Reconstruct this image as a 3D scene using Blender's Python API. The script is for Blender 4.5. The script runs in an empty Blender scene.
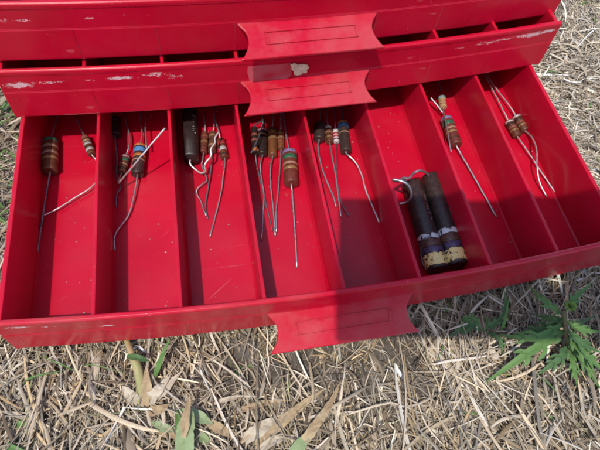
import bpy, math, random
import numpy as np
from mathutils import Matrix, Vector, Euler
random.seed(7); rng = np.random.default_rng(7)
S = 0.04                      # one unit below = one tray compartment = 4 cm
scene = bpy.context.scene
C = bpy.data.collections.new('scene'); scene.collection.children.link(C)

# ------------------------------------------------------------------ camera
FPX = 484.0
CAM_EUL = (0.5028, -0.0757, -0.1731)
CAMP = np.array([2.6538, -2.1982, 6.3848])
H = 0.81                      # tray wall height
CR = np.array([[0.98222350, 0.11504063, -0.14833288],
               [-0.17178672, 0.86942312, -0.46324158],
               [0.07567243, 0.48048839, 0.87373027]])
def at(u, v, z=0.0):
    "point at height z on the ray through photo pixel (u, v)"
    d = CR @ np.array([(u - 300) / FPX, -(v - 225) / FPX, -1.0])
    return CAMP + d * ((z - CAMP[2]) / d[2])
def upp(p):                   # units per photo pixel at p
    return abs(((np.asarray(p) - CAMP) @ CR)[2]) / FPX

cd = bpy.data.cameras.new('camera'); cam = bpy.data.objects.new('camera', cd)
C.objects.link(cam); scene.camera = cam
cam.location = CAMP * S
cam.rotation_euler = Matrix(CR.tolist()).to_euler()
cd.sensor_width = 36; cd.lens = FPX / 600 * 36; cd.clip_start = 0.005; cd.clip_end = 200

# ------------------------------------------------------------------ materials
def mat(name, col=(.5, .5, .5), rough=.5, metal=0., spec=.5):
    m = bpy.data.materials.new(name); m.use_nodes = True
    b = m.node_tree.nodes['Principled BSDF']
    b.inputs['Base Color'].default_value = (*col, 1); b.inputs['Roughness'].default_value = rough
    b.inputs['Metallic'].default_value = metal; b.inputs['Specular IOR Level'].default_value = spec
    return m, m.node_tree, b
class NT:
    "tiny helper for wiring nodes"
    def __init__(s, nt): s.nt = nt
    def n(s, t, **kw):
        x = s.nt.nodes.new(t)
        for k, v in kw.items(): setattr(x, k, v)
        return x
    def l(s, a, b): s.nt.links.new(a, b)
    def noise(s, vec, scale, detail=3, rough=.5):
        x = s.n('ShaderNodeTexNoise'); x.inputs['Scale'].default_value = scale
        x.inputs['Detail'].default_value = detail; x.inputs['Roughness'].default_value = rough
        if vec is not None: s.l(vec, x.inputs['Vector'])
        return x.outputs['Fac']
    def ramp(s, f, a, b, ca=(0, 0, 0, 1), cb=(1, 1, 1, 1)):
        x = s.n('ShaderNodeValToRGB'); x.color_ramp.elements[0].position = a; x.color_ramp.elements[1].position = b
        x.color_ramp.elements[0].color = ca; x.color_ramp.elements[1].color = cb
        s.l(f, x.inputs[0]); return x.outputs['Color']
    def mix(s, f, a, b):
        x = s.n('ShaderNodeMix', data_type='RGBA')
        for sock, v in ((0, f), (6, a), (7, b)):
            if hasattr(v, 'is_output'): s.l(v, x.inputs[sock])
            else: x.inputs[sock].default_value = v
        return x.outputs[2]
    def math(s, op, a, b=0.0, clamp=False):
        x = s.n('ShaderNodeMath', operation=op, use_clamp=clamp)
        for i, v in enumerate((a, b)):
            if hasattr(v, 'is_output'): s.l(v, x.inputs[i])
            else: x.inputs[i].default_value = v
        return x.outputs[0]
    def bump(s, h, dist, strength, b):
        x = s.n('ShaderNodeBump'); x.inputs['Distance'].default_value = dist; x.inputs['Strength'].default_value = strength
        s.l(h, x.inputs['Height']); s.l(x.outputs[0], b.inputs['Normal'])
    def stretch(s, vec, sc):
        x = s.n('ShaderNodeMapping'); x.inputs['Scale'].default_value = sc; s.l(vec, x.inputs['Vector']); return x.outputs[0]

def red_plastic(name, scuffs=(), base=(.47, .002, .021), dusty=.12):
    """glossy injection-moulded red polystyrene, faint dust, fine scratches and paint-white scuffs;
    scuffs = (x, z, half width, half height, amount) in tray units"""
    m, nt, b = mat(name, base, .3, 0, .38)
    t = NT(nt); oc = t.n('ShaderNodeTexCoord').outputs['Object']
    big = t.noise(oc, 25, 4)
    col = t.mix(t.ramp(big, .35, .7), (base[0] * .92, base[1], base[2] * .9, 1), (base[0] * 1.06, base[1] * 1.6, base[2] * 1.25, 1))
    # dust film, denser in cloudy patches
    film = t.math('MULTIPLY', t.ramp(t.noise(oc, 40, 5, .65), .42, .8), dusty * .3)
    col = t.mix(film, col, (.42, .30, .25, 1))
    pit = t.math('MULTIPLY', t.ramp(t.noise(oc, 420, 4, .7), .62, .72), .12 + dusty * .25)
    col = t.mix(pit, col, (.22, .08, .06, 1))
    speck = t.ramp(t.noise(oc, 1100, 1), .765, .80)
    speck = t.math('MULTIPLY', speck, t.ramp(t.noise(oc, 60, 2), .45, .62))
    col = t.mix(t.math('MULTIPLY', speck, .45), col, (.75, .6, .55, 1))
    # fine scratches in two directions
    s1 = t.ramp(t.noise(t.stretch(oc, (12, 1200, 300)), 1, 2), .72, .76)
    rot = t.n('ShaderNodeMapping'); rot.inputs['Rotation'].default_value = (0, .2, .9); t.l(oc, rot.inputs['Vector'])
    s2 = t.ramp(t.noise(t.stretch(rot.outputs[0], (900, 9, 200)), 1, 2), .73, .77)
    sc = t.math('MULTIPLY', t.math('MAXIMUM', s1, s2), t.ramp(t.noise(oc, 18, 2), .5, .65))
    col = t.mix(t.math('MULTIPLY', sc, .22), col, (.8, .45, .45, 1))
    rough = t.math('ADD', t.math('MULTIPLY', big, .22), .14)
    if scuffs:
        sep = t.n('ShaderNodeSeparateXYZ'); t.l(oc, sep.inputs[0]); tot = None
        for (x, z, hx, hz, am) in scuffs:
            dx = t.math('DIVIDE', t.math('SUBTRACT', sep.outputs[0], (x - 4) * S), hx * S)
            dz = t.math('DIVIDE', t.math('SUBTRACT', sep.outputs[2], z * S), hz * .8 * S)
            d = t.math('ADD', t.math('MULTIPLY', dx, dx), t.math('MULTIPLY', dz, dz))
            e = t.math('MULTIPLY', t.math('SUBTRACT', 1.0, d, True), am)
            tot = e if tot is None else t.math('MAXIMUM', tot, e)
        nz = t.math('ADD', t.math('MULTIPLY', t.noise(t.stretch(oc, (300, 500, 700)), 1, 5, .75), .72), t.math('MULTIPLY', t.noise(oc, 1500, 2, .6), .28))
        f = t.ramp(t.math('ADD', nz, t.math('MULTIPLY', tot, .26)), .64, .70)
        f = t.math('MULTIPLY', f, t.math('GREATER_THAN', tot, 0.001))
        f = t.math('MULTIPLY', f, t.ramp(t.noise(oc, 2200, 3, .7), .32, .52))
        col = t.mix(t.math('MULTIPLY', f, .75), col, (.78, .68, .68, 1))
        rough = t.math('ADD', rough, t.math('MULTIPLY', f, .4))
    t.l(col, b.inputs['Base Color']); t.l(rough, b.inputs['Roughness'])
    b.inputs['Subsurface Weight'].default_value = .4; b.inputs['Subsurface Radius'].default_value = (1, .04, .06); b.inputs['Subsurface Scale'].default_value = .004
    t.bump(t.noise(oc, 160, 4, .6), .0006, .12, b)
    return m
RED = red_plastic('red_plastic')
RED_BOT = red_plastic('red_plastic_lower', [(.12, .69, .28, .05, .9), (.42, .66, .2, .035, .6), (1.1, .56, .12, .035, 1), (.8, .58, .2, .03, .35), (7.1, .73, .4, .03, .3), (5.9, .74, .3, .02, .3)], dusty=.55)
RED_MID = red_plastic('red_plastic_middle', [(.12, .57, .25, .085, 1.0), (.5, .60, .3, .04, .7), (1.05, .61, .14, .04, .5), (1.4, .63, .26, .06, .95), (1.9, .66, .24, .06, .8), (2.15, .6, .14, .07, .7),
    (6.4, .61, .12, .03, .7), (6.85, .64, .3, .06, .7), (7.15, .66, .25, .04, .6), (7.65, .66, .42, .075, 1.0), (7.95, .68, .2, .06, .9)])
RED_TOP = red_plastic('red_plastic_upper', [(.15, .58, .3, .06, .7), (.5, .58, .2, .04, .6), (1.24, .59, .1, .03, .75)])
RED_GRIP = red_plastic('red_grip_plastic', dusty=.8)

def wire_mat(name, col, rough, metal=.85):
    m, nt, b = mat(name, col, rough, metal); t = NT(nt); oc = t.n('ShaderNodeTexCoord').outputs['Object']
    n = t.noise(oc, 300, 4, .7)
    t.l(t.mix(t.ramp(n, .4, .68), (*col, 1), (col[0] * .45, col[1] * .42, col[2] * .4, 1)), b.inputs['Base Color'])
    t.l(t.math('ADD', t.math('MULTIPLY', n, .4), rough - .15), b.inputs['Roughness'])
    t.bump(n, .0003, .3, b); return m
WIRE = wire_mat('tinned_wire', (.55, .55, .57), .38)
WIRE_D = wire_mat('oxidised_wire', (.24, .24, .27), .5)
WIRE_B = wire_mat('bright_wire', (.74, .73, .70), .35, .7)

def body_mat(name, col, col2=None, rough=.55, scale=500):
    m, nt, b = mat(name, col, rough); t = NT(nt); oc = t.n('ShaderNodeTexCoord').outputs['Object']
    col2 = col2 or tuple(c * .55 for c in col)
    n = t.noise(oc, scale, 5, .7); n2 = t.noise(oc, 2600, 2)
    c = t.mix(t.ramp(n, .38, .66), (*col, 1), (*col2, 1))
    c = t.mix(t.math('MULTIPLY', t.ramp(n2, .68, .76), .22), c, (.35, .28, .24, 1))
    t.l(c, b.inputs['Base Color']); t.bump(n, .0004, .35, b); return m
BROWN = body_mat('brown_phenolic', (.125, .042, .022), rough=.4)
RBROWN = body_mat('red_brown_phenolic', (.15, .036, .024), rough=.4)
OBROWN = body_mat('orange_brown_phenolic', (.17, .060, .022), rough=.4)
DBROWN = body_mat('dark_brown_phenolic', (.05, .03, .026), rough=.42)
BLACKB = body_mat('black_phenolic', (.012, .008, .008), (.035, .018, .015), .42)
TANB = body_mat('tan_lacquer', (.42, .27, .14), (.3, .17, .08), .4)
WHITEB = body_mat('white_lacquer', (.6, .5, .5), (.5, .4, .4), .4)
bandcache = {}; SCALED = {'yellow2'}
BC = dict(green=(.02, .16, .08), tan=(.42, .22, .12), gold=(.42, .24, .08), silver=(.62, .60, .58), violet=(.28, .16, .36),
          red=(.5, .02, .03), orange=(.62, .17, .02), blue=(.05, .27, .62), white=(.75, .70, .60), black=(.02, .015, .015),
          brown=(.15, .05, .025), pink=(.5, .2, .25), teal=(.22, .36, .36), yellow=(.65, .45, .05), darkviolet=(.10, .06, .16), brick=(.30, .07, .04), dark=(.05, .02, .015))
def band_mat(c, flaky=0.0, under=None):
    if c not in SCALED: g_ = sum(BC[c]) / 3; BC[c] = tuple((x * .85 + g_ * .15) * .78 for x in BC[c]); SCALED.add(c)
    k = (c, flaky)
    if k in bandcache: return bandcache[k]
    m, nt, b = mat(c + '_band_paint', BC[c], .42, .35 if c in ('gold', 'silver') and not flaky else 0); t = NT(nt); oc = t.n('ShaderNodeTexCoord').outputs['Object']
    n = t.noise(oc, 700 - 380 * min(flaky, 1), 3, .55)
    wear = t.ramp(n, .56 - flaky * .02, .60 - flaky * .02)
    dark = (.035, .02, .02, 1) if flaky else tuple(x * .55 for x in BC[c]) + (1,)
    t.l(t.mix(wear, (*BC[c], 1), dark), b.inputs['Base Color'])
    t.bump(n, .0004, .4, b); bandcache[k] = m; return m

# ------------------------------------------------------------------ scene tree helpers
def thing(name, label, cat, loc=(0, 0, 0), group=None, eul=None):
    o = bpy.data.objects.new(name, None); C.objects.link(o); o.location = np.array(loc, float) * S
    o.empty_display_size = .005
    if eul: o.rotation_euler = eul
    o['label'] = label; o['category'] = cat
    if group: o['group'] = group
    return o
def mesh(name, V, F, m, parent=None, smooth=False, origin=None, label=None):
    """V in tray units, world frame (or the parent's frame when it is rotated: pass origin)"""
    V = np.asarray(V, float)
    if origin is None: origin = np.array(parent.location) / S if parent else np.zeros(3)
    me = bpy.data.meshes.new(name); me.from_pydata(((V - origin) * S).tolist(), [], [list(map(int, f)) for f in F]); me.update()
    if m: me.materials.append(m)
    if smooth: me.polygons.foreach_set('use_smooth', [True] * len(me.polygons))
    o = bpy.data.objects.new(name, me); C.objects.link(o); o.parent = parent
    if label: o['label'] = label
    return o
def bevel(o, w=.02, seg=2, ang=35):
    b = o.modifiers.new('bevel', 'BEVEL'); b.width = w * S; b.segments = seg; b.limit_method = 'ANGLE'; b.angle_limit = math.radians(ang)
    return o
def box(x0, x1, y0, y1, z0, z1):
    V = [(x, y, z) for z in (z0, z1) for y in (y0, y1) for x in (x0, x1)]
    F = [(0, 2, 3, 1), (4, 5, 7, 6), (0, 1, 5, 4), (2, 6, 7, 3), (0, 4, 6, 2), (1, 3, 7, 5)]
    return V, F
def merge(parts):
    V, F = [], []
    for v, f in parts:
        k = len(V); V += [tuple(p) for p in v]; F += [tuple(i + k for i in q) for q in f]
    return V, F
def frame_of(d):
    d = d / np.linalg.norm(d); a = np.array([0, 0, 1.]) if abs(d[2]) < .9 else np.array([1., 0, 0])
    u = np.cross(a, d); u /= np.linalg.norm(u); return d, u, np.cross(d, u)
def spline(P, n=6):
    P = [np.asarray(p, float) for p in P]
    if len(P) < 3: return P
    Q = [2 * P[0] - P[1]] + P + [2 * P[-1] - P[-2]]; out = []
    for i in range(1, len(Q) - 2):
        for k in range(n):
            t = k / n; a, b, c, d = Q[i - 1:i + 3]
            out.append(.5 * ((2 * b) + (c - a) * t + (2 * a - 5 * b + 4 * c - d) * t * t + (3 * b - a - 3 * c + d) * t ** 3))
    out.append(P[-1]); return out
def tube(P, r, ns=8, caps=True):
    P = [np.asarray(p, float) for p in P]; V, F = [], []
    R = r if hasattr(r, '__len__') else [r] * len(P); u = None
    for i, p in enumerate(P):
        d = P[min(i + 1, len(P) - 1)] - P[max(i - 1, 0)]; d /= (np.linalg.norm(d) + 1e-9)
        if u is None: _, u, w = frame_of(d)
        else:
            u = u - d * (u @ d); u /= np.linalg.norm(u) + 1e-9; w = np.cross(d, u)
        for k in range(ns):
            a = 2 * math.pi * k / ns; V.append(p + R[i] * (math.cos(a) * u + math.sin(a) * w))
    for i in range(len(P) - 1):
        for k in range(ns):
            a, b = i * ns + k, i * ns + (k + 1) % ns; F.append((a, b, b + ns, a + ns))
    if caps: F += [tuple(reversed(range(ns))), tuple((len(P) - 1) * ns + k for k in range(ns))]
    return V, F
def lathe(a, b, prof, ns=28):
    "prof = (t along a-b, radius)"
    a, b = np.asarray(a, float), np.asarray(b, float); d, u, w = frame_of(b - a); V, F = [], []
    for t, r in prof:
        p = a + (b - a) * t
        for k in range(ns):
            q = 2 * math.pi * k / ns; V.append(p + r * (math.cos(q) * u + math.sin(q) * w))
    n = len(prof)
    for i in range(n - 1):
        for k in range(ns):
            x, y = i * ns + k, i * ns + (k + 1) % ns; F.append((x, y, y + ns, x + ns))
    F += [tuple(reversed(range(ns))), tuple((n - 1) * ns + k for k in range(ns))]
    return V, F

# ------------------------------------------------------------------ trays
YF, YB0 = -.066, -.105        # outer lip, outer foot of the front panel
DEPTH = 5.3; ET, EB = .10, .15
def bow(x, b=.19): return -b * (1 - ((x - 4) / 4) ** 2) if -.3 < x < 8.3 else 0
XC = 4.0
def make_tray(label, loc, eul, pm, depth=DEPTH, bw=.19):
    root = thing('drawer_tray', label, 'tray', loc, 'red plastic parts trays stacked one above another', eul)
    O = np.array([4., 0, 0])
    def part(name, VF, m, bev=.012, smooth=False, **kw):
        o = mesh(name, VF[0], VF[1], m, root, smooth, origin=O, **kw)
        if bev: bevel(o, bev)
        return o
    by = lambda x: bow(x, bw)
    # floor with the side and back walls, front edge follows the bowed panel
    N = 32; xs = np.linspace(-.02, 8.02, N + 1); fy = [by(x) - .035 for x in xs]
    V = []; F = []
    for z in (0.0, -.02):
        V += [(x, y, z) for x, y in zip(xs, fy)] + [(x, depth, z) for x in xs]
    n = N + 1
    for i in range(N):
        F.append((i, i + 1, n + i + 1, n + i)); F.append((2 * n + i + 1, 2 * n + i, 3 * n + i, 3 * n + i + 1))
        F.append((n + i, n + i + 1, 3 * n + i + 1, 3 * n + i)); F.append((i + 1, i, 2 * n + i, 2 * n + i + 1))
    F += [(0, n, 3 * n, 2 * n), (N, 2 * n + N, 3 * n + N, n + N)]
    part('tray_floor', (V, F), RED, 0)
    def wedge(x, y0, y1, top, bot, h, z0=0.0, fil=.035):
        # divider: tapered slab with a small fillet at its foot
        prof = [(-bot - fil, z0 + .001), (-bot, z0 + fil), (-top, h), (top, h), (bot, z0 + fil), (bot + fil, z0 + .001)]
        V = [(x + p, y, z) for y in (y0, y1) for p, z in prof]; k = len(prof)
        F = [tuple(range(k)), tuple(reversed(range(k, 2 * k)))] + [(i, k + i, k + (i + 1) % k, (i + 1) % k) for i in range(k)]
        return V, F
    for i in range(1, 8):
        part('divider', wedge(i, by(i) - .03, depth - .03, .022, .034, H - .035), RED, .008)
    for sx, x in ((-1, -.02), (1, 8.02)):
        part('side_wall', wedge(x, -.035, depth, .03, .038, H, z0=0.0), RED, .01)
    part('back_wall', box(-.05, 8.05, depth - .005, depth + .06, -.015, H), RED, .01)
    # front panel: bowed, with rolled lip, mid-height seam and sink lines at the dividers
    xs2 = sorted(set(list(np.linspace(0, 1, 65)) + [])); V = []; F = []
    prof = [(.028, -.02), (.004, H - .03), (-.004, H - .006), (-.02, H + .004), (-.052, H + .002), (-.069, H - .012), (-.073, H - .035), (-.073, H - .07), (-.066, H - .085),
            (-.075, .455), (-.079, .448), (-.077, .44), (-.082, .432), (-.104, .0), (-.10, -.02)]
    prof = [(a - 0.0 if i > 0 else -.04, z) for i, (a, z) in enumerate(prof)]
    k = len(prof)
    for s in xs2:
        for yo, z in prof:
            e = EB + (ET - EB) * z / H; x = -e + s * (8 + 2 * e)
            V.append((x, by(min(max(x, 0), 8)) + yo, z))
    for i in range(len(xs2) - 1):
        for j in range(k): F.append((i * k + j, i * k + (j + 1) % k, (i + 1) * k + (j + 1) % k, (i + 1) * k + j))
    F += [tuple(reversed(range(k))), tuple((len(xs2) - 1) * k + j for j in range(k))]
    p = part('front_panel', (V, F), pm, .006)
    # sink lines: hair-thin ridges of the same moulding
    R = []
    for i in range(0, 9):
        x = min(max(i, .03), 7.97); y0 = by(i)
        R.append(([(x - .006, y0 - .0815, .43), (x + .006, y0 - .0815, .43), (x + .006, y0 - .102, .02), (x - .006, y0 - .102, .02),
                   (x, y0 - .0865, .43), (x, y0 - .108, .02)], [(0, 4, 5, 3), (4, 1, 2, 5), (0, 1, 4), (3, 5, 2), (0, 3, 2, 1)]))
    for V, F in R:
        mesh('sink_line', V, F, RED_GRIP, p, False, origin=np.array([4., 0, 0]))
    # pull handle
    y0, z0 = by(XC) - .06, .43
    y1, z1 = -.735, .25
    def P(u, v, off=0.0):      # u across, v 0..1 down the slope, off = above the face
        d = np.array([0, y1 - y0, z1 - z0]); L = np.linalg.norm(d); nrm = np.array([0, -(z1 - z0), (y1 - y0)]) / L * -1
        return np.array([XC + u, y0, z0]) + d * v + nrm * off + np.array([0, 0, -.0 * u * u])
    side = [(.985, -.03), (.965, .06), (.93, .15), (.89, .25), (.868, .36), (.862, .47), (.872, .6), (.90, .74), (.945, .88), (1.0, 1.0)]
    out = [(-w, v) for w, v in side] + [(w, v) for w, v in reversed(side)]
    m = len(out); V = [P(u, v, 0) for u, v in out] + [P(u, v, -.055) for u, v in out]
    F = [tuple(range(m)), tuple(reversed(range(m, 2 * m)))] + [(i, m + i, m + (i + 1) % m, (i + 1) % m) for i in range(m)]
    h = part('pull_handle', (V, F), RED_GRIP, .014)
    a, b_, c, d_, t = -.64, .64, .30, .66, .026
    R = []
    def bar(u0, u1, v0, v1):
        V = [P(u0, v0, -.004), P(u1, v0, -.004), P(u1, v1, -.004), P(u0, v1, -.004)]
        iu = min(.004, (u1 - u0) * .3); iv = min(.006, (v1 - v0) * .3)
        V += [P(u0 + iu, v0 + iv, .02), P(u1 - iu, v0 + iv, .02), P(u1 - iu, v1 - iv, .02), P(u0 + iu, v1 - iv, .02)]
        R.append((V, [(0, 3, 2, 1), (4, 5, 6, 7), (0, 1, 5, 4), (1, 2, 6, 5), (2, 3, 7, 6), (3, 0, 4, 7)]))
    tv = t * 1.5
    bar(a, b_, c, c + tv); bar(a, b_, d_ - tv, d_); bar(a, a + t * 1.2, c + tv, d_ - tv); bar(b_ - t * 1.2, b_, c + tv, d_ - tv)
    V, F = merge(R); o = mesh('grip_rim', V, F, RED_GRIP, h, False, origin=np.zeros(3)); o.data.transform(Matrix.Translation((-4 * S, 0, 0)))
    return root, P
R3 = math.radians
tray_bot, _ = make_tray('lowest red plastic tray, pulled wide open with resistors in its compartments', (4, 0, 0), (0, 0, 0), RED_BOT)
tray_mid, _ = make_tray('middle red plastic tray with chalky scuffs and a scrap of taped paper', (4.0394, 3.25, .833), (R3(1.767), R3(.106), R3(2.156)), RED_MID, 5.0)
tray_top, _ = make_tray('topmost red plastic tray at the upper edge, only its front and handle showing', (4.0336, 3.49, 1.64), (R3(2.541), R3(1.1), R3(3.405)), RED_TOP, 4.8)
# remnant of clear tape with a torn paper scrap on the middle tray
m, nt, b = mat('clear_tape', (.85, .38, .40), .45); t = NT(nt); oc = t.n('ShaderNodeTexCoord').outputs['Object']
b.inputs['Alpha'].default_value = .2
t.l(t.math('MULTIPLY', t.ramp(t.noise(t.stretch(oc, (50, 50, 110)), 1, 3), .3, .9), .22), b.inputs['Alpha'])
TAPE = m
def on_panel(x, z, off): return (x, bow(x) - (.068 + (H - z) * .042) - off, z)
def patch(pts, off, m, name, parent, th=.004, rag=.0):
    if rag:
        q = []
        for k in range(len(pts)):
            a, b_ = np.array(pts[k]), np.array(pts[(k + 1) % len(pts)])
            for t_ in (0, .33, .66): q.append(tuple(a + (b_ - a) * t_ + rng.normal(0, rag, 2)))
        pts = q
    n = len(pts); V = [on_panel(x, z, off + th) for x, z in pts] + [on_panel(x, z, off) for x, z in pts]
    F = [tuple(range(n)), tuple(reversed(range(n, 2 * n)))] + [(i, n + i, n + (i + 1) % n, (i + 1) % n) for i in range(n)]
    return mesh(name, V, F, m, parent, False, origin=np.array([4., 0, 0]))
patch([(3.14, .70), (3.3, .708), (3.5, .70), (3.68, .70), (3.76, .705), (3.75, .6), (3.77, .5), (3.72, .43), (3.55, .36), (3.45, .335), (3.3, .34), (3.16, .38), (3.15, .5), (3.13, .6)], .006, TAPE, 'tape', tray_mid)
PAPER = body_mat('torn_paper', (.74, .60, .42), (.52, .38, .25), .8, 300)
patch([(3.74, .69), (3.80, .70), (3.85, .67), (3.92, .68), (3.99, .655), (4.02, .60), (3.98, .56), (4.0, .52), (3.93, .50), (3.86, .47), (3.80, .50), (3.80, .56), (3.76, .60)], .012, PAPER, 'paper_scrap', tray_mid, .012, .005)

# ------------------------------------------------------------------ resistors
def resistor(label, a, b, dpx, m, bands, leads, z=None, cat='resistor', ends=.06, wr=.0145, group='resistors lying in the tray compartments', name='resistor', wires=None, zb=None):
    """a, b = photo pixels of the two body ends; leads = lists of (u, v, height)"""
    r = dpx / 2 * upp(at(*a, .1)); za = r + .004 if z is None else z; zb = za if zb is None else zb
    A, B = at(*a, za), at(*b, zb); mid = (A + B) / 2
    root = thing(name, label, cat, (mid[0], mid[1], max(0, min(za, zb) - r)), group)
    L = np.linalg.norm(B - A); e = min(.25, r * .22 / L)
    prof = [(0, r * .84), (e * .12, r * .93), (e * .4, r * .985), (e * 1.0, r * 1.0), (.3, r * .985), (.5, r * .98), (.7, r * .985), (1 - e * 1.0, r * 1.0), (1 - e * .4, r * .985), (1 - e * .12, r * .93), (1, r * .84)]
    prof = [(t_, q_ * (1 + rng.normal(0, .006))) for t_, q_ in prof]
    mesh('body', *lathe(A, B, prof), m, root, True)
    for bd in bands:
        t0, w, c = bd[:3]; w *= .84; fl = bd[3] if len(bd) > 3 else 0
        p0, p1 = A + (B - A) * (t0 - w / 2), A + (B - A) * (t0 + w / 2); rr = r * 1.012
        k = .0 if .1 < t0 < .9 else .03
        mesh('color_band', *lathe(p0, p1, [(0, rr * (.98 - (k if t0 < .5 else 0))), (.12, rr), (.88, rr), (1, rr * (.98 - (k if t0 > .5 else 0)))]), band_mat(c, fl), root, True)
    wr *= .84
    for i, ld in enumerate(leads):
        end = A if ld[0] == 'a' else B; other = B if ld[0] == 'a' else A
        pts = [end + (other - end) * .06] + [end + (end - other) / L * .03] + [at(u, v, zz) for u, v, zz in ld[1:]]
        wm = (wires[i] if wires else WIRE)
        q = [np.array(p) for p in spline(pts)]; jt = rng.normal(0, .0016, (len(q), 3)); jt[:3] = 0; jt[:, 2] *= .4
        mesh('lead', *tube([p + d for p, d in zip(q, jt)], wr), wm, root, True)
    return root
W, WD, WB = WIRE, WIRE_D, WIRE_B
# first compartment
resistor('thick brown resistor with green top band, at left in the leftmost compartment', (50.5, 140.5), (50, 172), 14.5, BROWN,
         [(.06, .12, 'green'), (.27, .1, 'tan'), (.47, .09, 'tan'), (.64, .1, 'gold')], [('a', (53, 131, .12), (56, 122, .1), (59, 108, .08), (62, 95, .05)), ('b', (47, 190, .07), (42, 222, .04), (37, 256, .02))], wires=[W, WD], wr=.018)
resistor('small striped resistor with a silver band and a curled lead, beside the first divider', (84.5, 136.5), (92, 154.5), 8, BROWN,
         [(.12, .13, 'brick'), (.32, .1, 'tan'), (.48, .12, 'silver'), (.64, .08, 'dark'), (.78, .14, 'silver')],
         [('a', (80, 127, .1), (76, 117, .1), (72, 104, .06)), ('b', (96, 160, .06), (99, 172, .05), (97, 181, .07), (89, 189, .08), (76, 197, .07), (62, 206, .07), (53, 211, .06), (44, 215.5, .05))], z=.1, wires=[W, WB], wr=.0135)
# second compartment
resistor('stubby black resistor deep in the shaded top corner of the second compartment', (115, 119), (115, 136), 11, BLACKB, [(.2, .1, 'dark')],
         [('a', (114, 110, .08), (112, 98, .06)), ('b', (116, 146, .1), (117, 160, .06), (117, 178, .04), (121, 187, .05), (117, 194, .04), (116, 207, .02))], wires=[WD, WD], wr=.015)
resistor('small brown resistor with a green band, at the lower end of the stiff pale wire', (126, 156), (121.5, 173), 8.5, BROWN,
         [(.1, .14, 'pink'), (.3, .15, 'green'), (.55, .09, 'tan'), (.8, .1, 'dark')],
         [('a', (129, 146, .1), (129.5, 135, .1), (126, 122, .1), (124, 108, .06)), ('b', (119, 180, .16), (118.5, 183, .2), (122, 179, .26), (141, 156.5, .58), (165, 128, .88))], wires=[W, WB], wr=.015)
resistor('grey-brown resistor with a bright blue band, crossed by a stiff pale wire', (140.5, 146), (137.5, 175), 12, DBROWN,
         [(.05, .1, 'orange'), (.2, .17, 'blue'), (.40, .10, 'orange'), (.55, .06, 'tan')],
         [('a', (142, 132, .1), (141, 122, .1), (140, 105, .06)), ('b', (135, 190, .08), (133, 200, .07), (128, 216, .05), (118, 230, .04), (114.5, 238, .03), (115, 250, .02))], wr=.015)
t = thing('loose_wire', 'straight grey wire standing in shadow behind the blue banded resistor', 'wire', (*at(146, 135, 0)[:2], 0))
mesh('wire', *tube(spline([at(146.5, 148, .2), at(145.5, 130, .2), at(146, 118, .15), at(147, 100, .08)]), .014), W, t, True)
# third compartment: fat dark capacitor
r_ = 16 / 2 * upp(at(190, 140, .1)); A, B = at(190, 112, r_ * 1.25), at(191, 160, r_ * 1.25)
cap = thing('capacitor', 'fat dark boxy capacitor leaning in the top left of the third compartment', 'capacitor', (*((A + B) / 2)[:2], 0))
dv, uu, ww = frame_of(B - A); V = []; prof2 = []
for q in range(24):
    an = 2 * math.pi * q / 24; cx, cz = math.cos(an), math.sin(an)
    k = 1 / (abs(cx) ** 3.2 + abs(cz) ** 3.2) ** (1 / 3.2); prof2.append((cx * k * r_ * .95, cz * k * r_ * 1.2))
F = []
for ti, sc_ in ((0, .9), (.03, .98), (.5, 1.0), (.97, .98), (1.0, .88)):
    for px_, pz in prof2: V.append(A + (B - A) * ti + uu * px_ * sc_ + ww * pz * sc_)
for i in range(4):
    for k in range(24):
        x, y = i * 24 + k, i * 24 + (k + 1) % 24; F.append((x, y, y + 24, x + 24))
F += [tuple(reversed(range(24))), tuple(96 + k for k in range(24))]
cb = mesh('body', V, F, BLACKB, cap, True)
PALEINK = body_mat('pale_stamped_ink', (.32, .27, .25), (.1, .07, .07), .7, 900)
R = []
for k in range(9):
    if k == 4: continue
    tt = .22 + k * .045; c0 = A + (B - A) * tt; nn = np.array([0, 0, 1.]); o0 = c0 + uu * 0
    side = uu if uu[0] > 0 else -uu; c1 = c0 + side * r_ * .42 + nn * (r_ * 1.2 * .995)
    for q in range(2):
        if rng.random() < .25: continue
        a0 = c1 + side * (.027 * q + rng.normal(0, .003)); l_ = (B - A) / np.linalg.norm(B - A)
        ww_ = rng.uniform(.008, .022); hh_ = rng.uniform(.006, .016); V = [a0, a0 + side * ww_, a0 + side * ww_ + l_ * hh_, a0 + l_ * hh_]
        V = V + [v + nn * .004 for v in V]; R.append((V, [(0, 3, 2, 1), (4, 5, 6, 7), (0, 1, 5, 4), (1, 2, 6, 5), (2, 3, 7, 6), (3, 0, 4, 7)]))
mesh('stamped_marking', *merge(R), PALEINK, cb, False, origin=np.array(cap.location) / S)
mesh('lead', *tube(spline([B - (B - A) * .05, at(190, 163.5, .14), at(195, 169, .1), at(201, 173, .1), at(205.5, 171, .14), at(204.5, 166, .2), at(207, 161, .25), at(211, 156, .28), at(211, 149, .32), at(215, 143, .34), at(215, 138, .36), at(219, 131.5, .38)], 5), .016), WB, cap, True)
resistor('reddish-brown resistor with a thin gold band, next to the boxy dark capacitor', (205, 133.5), (203.5, 153), 7.5, RBROWN, [(.2, .08, 'brick'), (.48, .1, 'gold'), (.75, .06, 'dark')],
         [('a', (205, 125, .1), (204, 116, .1), (203, 100, .06)), ('b', (202.5, 160, .07), (202, 166, .05), (206, 176, .05), (206.5, 181, .06), (200, 186, .07), (196.5, 192, .05), (201, 202, .03), (206, 216, .02))], wires=[W, W], wr=.0135)
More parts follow.
